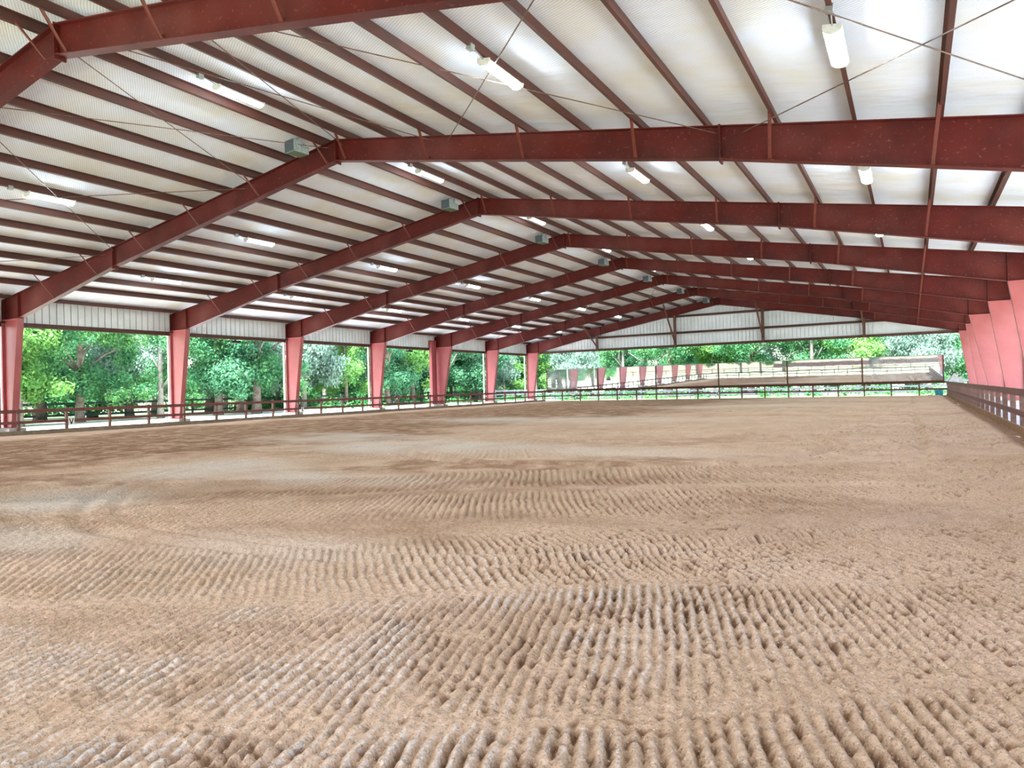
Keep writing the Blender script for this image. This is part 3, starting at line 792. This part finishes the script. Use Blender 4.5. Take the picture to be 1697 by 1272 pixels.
# face: board front (-y local) turned toward the sand
letter_board((-17.345, 9.6, .16), math.radians(90), 'white board with a black V on the fence near the first column', [((-.32,.36),(0,-.36)),((.32,.36),(0,-.36))], (.25,.34))
letter_board((-17.345, 22.9, .15), math.radians(90), 'small white letter board on the fence just past the third column', [((-.25,-.36),(-.25,.36)),((-.25,.34),(.27,.34)),((-.25,0),(.2,0)),((-.25,-.34),(.27,-.34))], (.19,.26))
arc = [(.30*math.cos(t), .34*math.sin(t)) for t in np.linspace(math.radians(45), math.radians(315), 9)]
letter_board((-.5, 54.54, .14), 0, 'small white C board under the middle of the long mirror', list(zip(arc, arc[1:])), (.22,.34))

# ------------------------------------------------------------------ long mirror on the end fence
mr = thing('arena_mirror', 'long six-pane arena mirror on the far end fence', 'mirror', (-16.9, 54.47, .80), 0)
mr.rotation_euler = (math.radians(.95), 0, 0)
PX = [0, 5.33, 10.95, 16.51, 22.1, 27.65, 33.1]; HM = 1.96
for k in range(6):
    m = MB(); m.box(PX[k]+.04, -.006, .05, PX[k+1]-.04, .006, HM-.02)
    o = m.build('mirror_pane', M['mirror_hazy'] if k in (0, 5) else M['mirror'], mr)
    if k in (0, 5): o['label'] = 'hazy dusty pane'
for k, x in enumerate(PX):
    m = MB(); w = .045 if k in (0, 6) else .06
    m.box(x-w, -.03, -.02, x+w, .03, HM+.01); m.build('post', M['trim'], mr)
m = MB(); m.box(-.06, -.035, HM-.02, 33.16, .05, HM+.03); m.build('top_rail', M['galv'], mr)
m = MB(); m.box(-.06, -.04, -.03, 33.16, .05, .06); m.build('bottom_rail', M['trim'], mr)

# teal tub, rake handle and whip in the corner
r = thing('tub', 'teal plastic tub on the sand in the far corner', 'tub', (15.85, 53.4, SAND))
n = 20; m = MB(); R0, R1, H = .24, .3, .42
ring_ = lambda rr, z: [(rr*math.cos(2*math.pi*k/n), rr*math.sin(2*math.pi*k/n), z) for k in range(n)]
vs = ring_(R0, 0)+ring_(R1, H)+ring_(R1-.02, H)+ring_(R0-.02, .03)
fs = [tuple(range(n))[::-1]] + [(a*n+k, a*n+(k+1) % n, (a+1)*n+(k+1) % n, (a+1)*n+k) for a in range(3) for k in range(n)] + [tuple(3*n+k for k in range(n))]
m.add(vs, fs); m.build('body', M['teal'], r, smooth=False)
m = MB(); m.tube([((R1+.012)*math.cos(2*math.pi*k/n), (R1+.012)*math.sin(2*math.pi*k/n), H-.01) for k in list(range(n))+[0]] and [(R1*math.cos(2*math.pi*k/n), R1*math.sin(2*math.pi*k/n), H) for k in range(n+1)] if False else [((R1)*math.cos(2*math.pi*k/n), (R1)*math.sin(2*math.pi*k/n), H) for k in range(n+1)], .018, 6); m.build('rim', M['teal'], r)
r = thing('rake', 'wooden-handled rake leaning against the far fence corner by the tub', 'rake', (15.35, 53.7, SAND))
m = MB(); m.tube([(0,0,.05),(1.0,.62,1.02)], .02, 8); m.build('handle', M['wood'], r)
m = MB(); m.bar((-.2,.16,.03),(.2,-.16,.03),.03,.03)
for k in range(8):
    t = -1+2*k/7; m.bar((.2*t,-.16*t,.03),(.2*t-.03,-.16*t-.05,-.05),.012,.012)
m.build('rake_head', M['dark'], r)
m = MB(); m.tube([(16.45, 54.6, .7), (16.8, 54.55, 1.3), (17.3, 54.5, 2.15)], [.018, .014, .008], 6)
tag(m.build('whip', M['dark']), 'dark whip sticking up from the fence corner by the mirror end', 'whip')

# ------------------------------------------------------------------ pasture fences outside
def pasture_fence(label, pts, rails=(.35,.75,1.15), z=-.36, mt='dark_fence', step=2.6, h=1.3):
    r = thing('pasture_fence', label, 'fence', (pts[0][0], pts[0][1], z), 0, 'dark rail fences in the pasture')
    base = Vector((pts[0][0], pts[0][1], 0)); me = None
    m = MB()
    for p, q in zip(pts, pts[1:]):
        P, Q = Vector((*p, 0))-base, Vector((*q, 0))-base
        for zz in rails: m.bar((P.x, P.y, zz), (Q.x, Q.y, zz), .04, .15)
    m.build('rails', M[mt], r)
    if me is None:
        k = MB(); k.box(-.06,-.06,-.3,.06,.06,h); me = k.mesh('post', M[mt])
    for p, q in zip(pts, pts[1:]):
        P, Q = Vector((*p, 0))-base, Vector((*q, 0))-base; nseg = max(1, round((Q-P).length/step))
        for i in range(nseg):
            o = bpy.data.objects.new('post', me); COL.objects.link(o); o.parent = r; o.location = P+(Q-P)*(i/nseg)
    return r
pasture_fence('dark board fence among the tree trunks beyond the gravel drive', [(-38,8),(-37,30),(-36,52),(-33,72)])
pasture_fence('dark board fence in the pasture beyond the long mirror', [(-30,62.5),(0,62),(30,62.8)])
pasture_fence('brown pasture fence behind the open near end, seen in the mirror', [(-70,-44),(-20,-46),(40,-44)], mt='longshed')
r = thing('board_fence', 'low brown close-boarded fence far beyond the near end, seen in the mirror', 'fence', (10,-126,-.4))
m = MB()
for k in range(70): m.box(-35+k, -.03, .05, -34.03+k, .0, 1.25+.05*math.sin(k*2.3))
m.build('boards', M['longshed'], r)
m = MB(); m.box(-35, -.1, .9, 35, -.03, 1.0); m.box(-35, -.1, .3, 35, -.03, .4); m.build('rails', M['longshed'], r)

# ------------------------------------------------------------------ trees
def leaf_mesh(name, lobes, nleaf, size, material, droop=.0, seed=1, hang=0.):
    g = np.random.default_rng(seed)
    w = np.array([l[3]**2 for l in lobes]); w = w/w.sum()
    idx = g.choice(len(lobes), nleaf, p=w)
    L = np.array(lobes)[idx]
    d = g.normal(size=(nleaf, 3)); d /= np.linalg.norm(d, axis=1)[:, None]
    rr = g.random(nleaf)**.4
    # clumps: pull leaves toward sub-clump centres on the lobe shell
    sub = g.normal(size=(len(lobes), 26, 3)); sub /= np.linalg.norm(sub, axis=2)[:, :, None]
    sc = sub[idx, g.integers(0, 26, nleaf)]
    d = d*.42 + sc*.8; 
    P = L[:, :3] + d*rr[:, None]*L[:, 3:4]*np.array([1,1,.82])
    nrm = d + g.normal(size=(nleaf,3))*.7 + np.array([0,0,.45]); nrm /= np.linalg.norm(nrm, axis=1)[:, None]
    t = np.cross(nrm, g.normal(size=(nleaf,3))); t /= np.linalg.norm(t, axis=1)[:, None]
    if hang: t = t*(1-hang) + np.array([0,0,-1])*hang; t /= np.linalg.norm(t, axis=1)[:, None]
    b = np.cross(nrm, t); b /= np.linalg.norm(b, axis=1)[:, None]
    s = size*(.6+.8*g.random(nleaf))[:, None]
    V = np.stack([P - t*s*.5, P + b*s*.26 , P + t*s*.5, P - b*s*.26], 1).reshape(-1, 3).astype(np.float32)
    V[:, 2] = np.maximum(V[:, 2], .12)
    me = bpy.data.meshes.new(name)
    me.vertices.add(len(V)); me.vertices.foreach_set('co', V.ravel())
    q = np.arange(4*nleaf, dtype=np.int32)
    me.loops.add(4*nleaf); me.loops.foreach_set('vertex_index', q)
    me.polygons.add(nleaf); me.polygons.foreach_set('loop_start', q[::4])
    me.update(calc_edges=True); me.materials.append(material)
    return me
def trunk_mesh(name, g, h, rad, lean, branches, material, fork=False):
    m = MB(); pts = []; n = 7
    bx, by = g.uniform(-1,1)*lean, g.uniform(-1,1)*lean
    for i in range(n):
        t = i/(n-1); pts.append((bx*t*t*h*.5 + .12*math.sin(3*t+bx*5), by*t*t*h*.5 + .1*math.sin(4*t), -.4+t*(h+.4)))
    m.tube(pts, [rad*(1.35 if i == 0 else 1)*(1-.6*i/(n-1)) for i in range(n)], 9)
    for b in range(branches):
        t = g.uniform(.35, .9); i = int(t*(n-1)); p = Vector(pts[i]); a = g.uniform(0, 6.28); l = g.uniform(1.6, 3.4)
        q = p + Vector((math.cos(a)*l*.45, math.sin(a)*l*.45, l*.4)); e = p + Vector((math.cos(a)*l, math.sin(a)*l, l*g.uniform(.5, 1.0)))
        r0 = rad*(1-.6*t)*.55
        m.tube([p, q, e], [r0, r0*.7, r0*.25], 6)
    return m.mesh(name, material, smooth=True)
TP = []
spec = [('leaf_mid', 'mid-green full-crowned tree', .26, 'bark', 3), ('leaf_lime', 'lime-green bushy tree', .28, 'bark', 4), ('leaf_teal', 'dark blue-green tree', .27, 'bark', 5),
        ('leaf_moss', 'grey-green tree hung with moss', .3, 'bark_pale', 8), ('leaf_mid', 'mid-green spreading tree', .24, 'bark_pale', 21), ('leaf_lime', 'bright green low-branched tree', .25, 'bark', 34), ('leaf_teal', 'deep green tall tree', .25, 'bark_pale', 55)]
for k, (lm, desc, sz, bk, seed) in enumerate(spec):
    g = random.Random(seed)
    lobes = []
    R = 2.9 if k % 2 else 3.3
    for i in range(17):
        a = g.uniform(0, 6.28); rad_ = R*math.sqrt(g.random())*.95; zz = g.uniform(2.6, 8.2)
        fall = 1 - .35*abs(zz-5)/3.4
        lobes.append((math.cos(a)*rad_*fall, math.sin(a)*rad_*fall, zz, g.uniform(.95, 1.75)))
    for i in range(5):
        a = g.uniform(0, 6.28); lobes.append((math.cos(a)*R*.8, math.sin(a)*R*.8, g.uniform(1.7, 2.9), g.uniform(.7, 1.1)))
    lobes.append((0, 0, 8.6, 1.5))
    cm = leaf_mesh('crown', lobes, 24000, sz*.78, M[lm], seed=seed, hang=.55 if k == 3 else .12)
    tm = trunk_mesh('trunk', g, 7.2, g.uniform(.2, .3), .12, 6, M[bk])
    TP.append((cm, tm, desc))
def tree(k, x, y, s, rz, label, group):
    cm, tm, _ = TP[k]
    z = gz(x, y)
    r = thing('tree', label, 'tree', (x, y, z), rz, group); r.scale = (s, s, s)
    for nm, me in (('crown', cm), ('trunk', tm)):
        o = bpy.data.objects.new(nm, me); COL.objects.link(o); o.parent = r
def opening(x, y):
    """which gap between the letter-board-side columns a spot outside is seen through"""
    if x > -18.5: return None
    t = (-18-CAM.x)/(x-CAM.x); yy = CAM.y + t*(y-CAM.y)
    return int(math.floor(yy/BAY))
used = {}
def place_rows(rows, group, fmt):
    for row, pts in rows:
        cnt = {}
        for (k, x, y, s) in pts:
            rz = rng.uniform(0, 6.28)
            key = fmt(x, y); cnt[key] = cnt.get(key, 0)+1
            lab = f'{TP[k][2]}, {row}, {key}'
            c = used.get(lab, 0); used[lab] = c+1
            if c: lab = f'{TP[k][2]}, {ORD[c]} such, {row}, {key}'
            tree(k, x, y, s, rz, lab, group)
def fmt_left(x, y):
    o = opening(x, y)
    if o is None or o < 1: return 'beside the edge of the picture'
    return ['', 'seen through the opening with the V board', 'seen through the second opening', 'seen through the third opening', 'seen through the fourth opening', 'seen through the fifth opening', 'seen through the last opening', 'seen past the corner column', 'seen past the corner column'][min(o, 8)]
def row_left(x, y0, y1, step, kinds, sc):
    out = []; y = y0; i = 0
    while y < y1:
        out.append((kinds[i % len(kinds)], x+rng.uniform(-1.8, 1.8), y+rng.uniform(-1, 1), sc*rng.uniform(.88, 1.15))); y += step*rng.uniform(.85, 1.15); i += 1
    return out
place_rows([('front row', row_left(-29.5, 10, 30, 4.2, [0,1,0,4,2], 1.0) + row_left(-31.5, 32, 78, 5.2, [2,3,5,2,1,2], 1.05)),
            ('second row', row_left(-38, 13, 96, 5.6, [4,2,3,0,6,3], 1.15)),
            ('back row', row_left(-47, 17, 118, 6.2, [6,3,2,4,3], 1.3))], 'trees beyond the letter-board fence', fmt_left)
def fmt_end(x, y):
    t = (54.6-CAM.y)/(y-CAM.y); xx = CAM.x + t*(x-CAM.x)
    if xx > 16.4: return 'beyond the far corner with the teal tub'
    if xx < -17: return 'past the corner column'
    k = sum(1 for a in (-11.3, -5.9, -.4, 5.2, 10.7) if xx > a)
    return f'above the {ORD[k]} mirror pane'
def row_end(y, x0, x1, step, kinds, sc):
    out = []; x = x0; i = 0
    while x < x1:
        out.append((kinds[i % len(kinds)], x+rng.uniform(-1, 1), y+rng.uniform(-2, 2), sc*rng.uniform(.88, 1.12))); x += step*rng.uniform(.85, 1.15); i += 1
    return out
place_rows([('front row', row_end(72, -26, 24, 5.4, [5,3,4,0,1,0,4], 1.05)), ('second row', row_end(84, -34, 28, 6, [2,0,6,4,2], 1.2)), ('back row', row_end(98, -44, 34, 6.6, [6,2,3,6], 1.4))], 'trees beyond the long mirror', fmt_end)
SIDE = [(0, 27, 36, 1.0, 'mid-green full-crowned tree outside the slatted fence, close by the drive'), (1, 31, 44, 1.05, 'lime-green bushy tree outside the slatted fence'), (4, 26.5, 52, 1.05, 'mid-green spreading tree outside the far slatted-fence corner'), (2, 36, 30, 1.2, 'dark blue-green tree set back outside the slatted fence'), (5, 24.5, 62, 1.0, 'bright green low-branched tree off the far slatted-fence corner')]
for k, x, y, s, lab in SIDE: tree(k, x, y, s, rng.uniform(0, 6), lab, 'trees outside the slatted fence')
BACK = [(0,-44,-30,'near the drive'),(4,-30,-52,'by the pasture fence'),(1,-12,-60,'mid pasture'),(2,6,-66,'before the shed'),(4,24,-56,'at the far edge'),(6,-60,-62,'in the field corner'),(3,-19,-46,'just past the fence corner'),(4,-15,-48,'by the fence corner'),(6,-27,-40,'close to the drive bend')]
for k, x, y, w in BACK: tree(k, x, y, 1.15, rng.uniform(0, 6), f'{TP[k][2]} {w}, reflected in the mirror', 'trees reflected in the mirror')

# undergrowth thicket nobody could count
ul = []
g2 = random.Random(77)
for i in range(150):
    y = g2.uniform(14, 125); x = g2.uniform(-58, -41) - max(0, (y-60))*.05; ul.append((x, y, g2.uniform(.2, 2.0), g2.uniform(1.0, 2.2)))
for i in range(60):
    y = g2.uniform(34, 80); x = g2.uniform(-40, -34); ul.append((x, y, g2.uniform(.2, .9), g2.uniform(.8, 1.4)))
for i in range(120):
    ul.append((g2.uniform(-52, 44), g2.uniform(94, 116), g2.uniform(.3, 3.2), g2.uniform(1.2, 2.6)))
for i in range(45):
    ul.append((g2.uniform(-30, 26), g2.uniform(68, 78), g2.uniform(.1, .6), g2.uniform(.6, 1.1)))
for i in range(30):
    ul.append((g2.uniform(34, 48), g2.uniform(20, 90), g2.uniform(.3, 2.2), g2.uniform(1.2, 2.2)))
for i in range(110):
    ul.append((g2.uniform(-32, 30), g2.uniform(58, 70), g2.uniform(.0, .35), g2.uniform(.4, .8)))
for i in range(80):
    y = g2.uniform(36, 84); ul.append((-25-max(0, y-50)*.08-g2.uniform(0, 7), y, g2.uniform(.0, .3), g2.uniform(.35, .75)))
ume = leaf_mesh('undergrowth', ul, 150000, .27, M['leaf_under'], seed=5)
uo = bpy.data.objects.new('undergrowth', ume); COL.objects.link(uo); uo.location = (0,0,-.4)
tag(uo, 'dense leafy undergrowth between and behind the trees', 'undergrowth', kind='stuff')

# ------------------------------------------------------------------ light
w = bpy.data.worlds.new('sky'); S.world = w; w.use_nodes = True
nt = w.node_tree; N, L = nt.nodes, nt.links
bg = N['Background']
sky = N.new('ShaderNodeTexSky'); sky.sky_type = 'NISHITA'; sky.sun_disc = False; sky.sun_elevation = math.radians(62); sky.sun_rotation = math.radians(200)
sky.air_density = 1; sky.dust_density = 3; sky.ozone_density = 1
bw = N.new('ShaderNodeRGBToBW'); L.new(sky.outputs[0], bw.inputs[0])
mx = N.new('ShaderNodeMix'); mx.data_type = 'RGBA'; mx.inputs[0].default_value = .12
L.new(sky.outputs[0], mx.inputs[6]); L.new(bw.outputs[0], mx.inputs[7])
L.new(mx.outputs[2], bg.inputs['Color']); bg.inputs['Strength'].default_value = .24
sun = bpy.data.lights.new('sun', 'SUN'); sun.energy = 10.5; sun.angle = math.radians(12); sun.color = (.86, .93, 1)
so = bpy.data.objects.new('sun', sun); COL.objects.link(so)
sd = Vector((.04, -.50, .86)).normalized()             # towards the sun: behind the camera, on the tree side
so.rotation_euler = sd.to_track_quat('Z', 'Y').to_euler()

# ------------------------------------------------------------------ camera
cam = bpy.data.cameras.new('camera'); co = bpy.data.objects.new('camera', cam); COL.objects.link(co)
cam.sensor_fit = 'HORIZONTAL'; cam.sensor_width = 36; cam.lens = F/1697*36
cam.clip_start = .05; cam.clip_end = 600
cy, sy = math.cos(YAW), math.sin(YAW)
fwd = Vector((-sy*math.cos(PITCH), cy*math.cos(PITCH), math.sin(PITCH)))
rt = Vector((cy, sy, 0)); up = rt.cross(fwd)
c, s_ = math.cos(ROLL), math.sin(ROLL)
R_, U_ = rt*c + up*s_, up*c - rt*s_
mtx = Matrix((( R_.x, U_.x, -fwd.x, CAM.x), (R_.y, U_.y, -fwd.y, CAM.y), (R_.z, U_.z, -fwd.z, CAM.z), (0,0,0,1)))
co.matrix_world = mtx
S.camera = co

# ------------------------------------------------------------------ render look
S.view_settings.view_transform = 'Standard'; S.view_settings.look = 'None'; S.view_settings.gamma = 1; S.view_settings.use_curve_mapping = False
S.view_settings.exposure = 2.05
cy_ = S.cycles
cy_.use_denoising = True
try: cy_.denoiser = 'OPENIMAGEDENOISE'
except Exception: pass
cy_.max_bounces = 8; cy_.diffuse_bounces = 5; cy_.glossy_bounces = 4; cy_.transmission_bounces = 3; cy_.transparent_max_bounces = 4
cy_.caustics_reflective = False; cy_.caustics_refractive = False; cy_.sample_clamp_indirect = 8
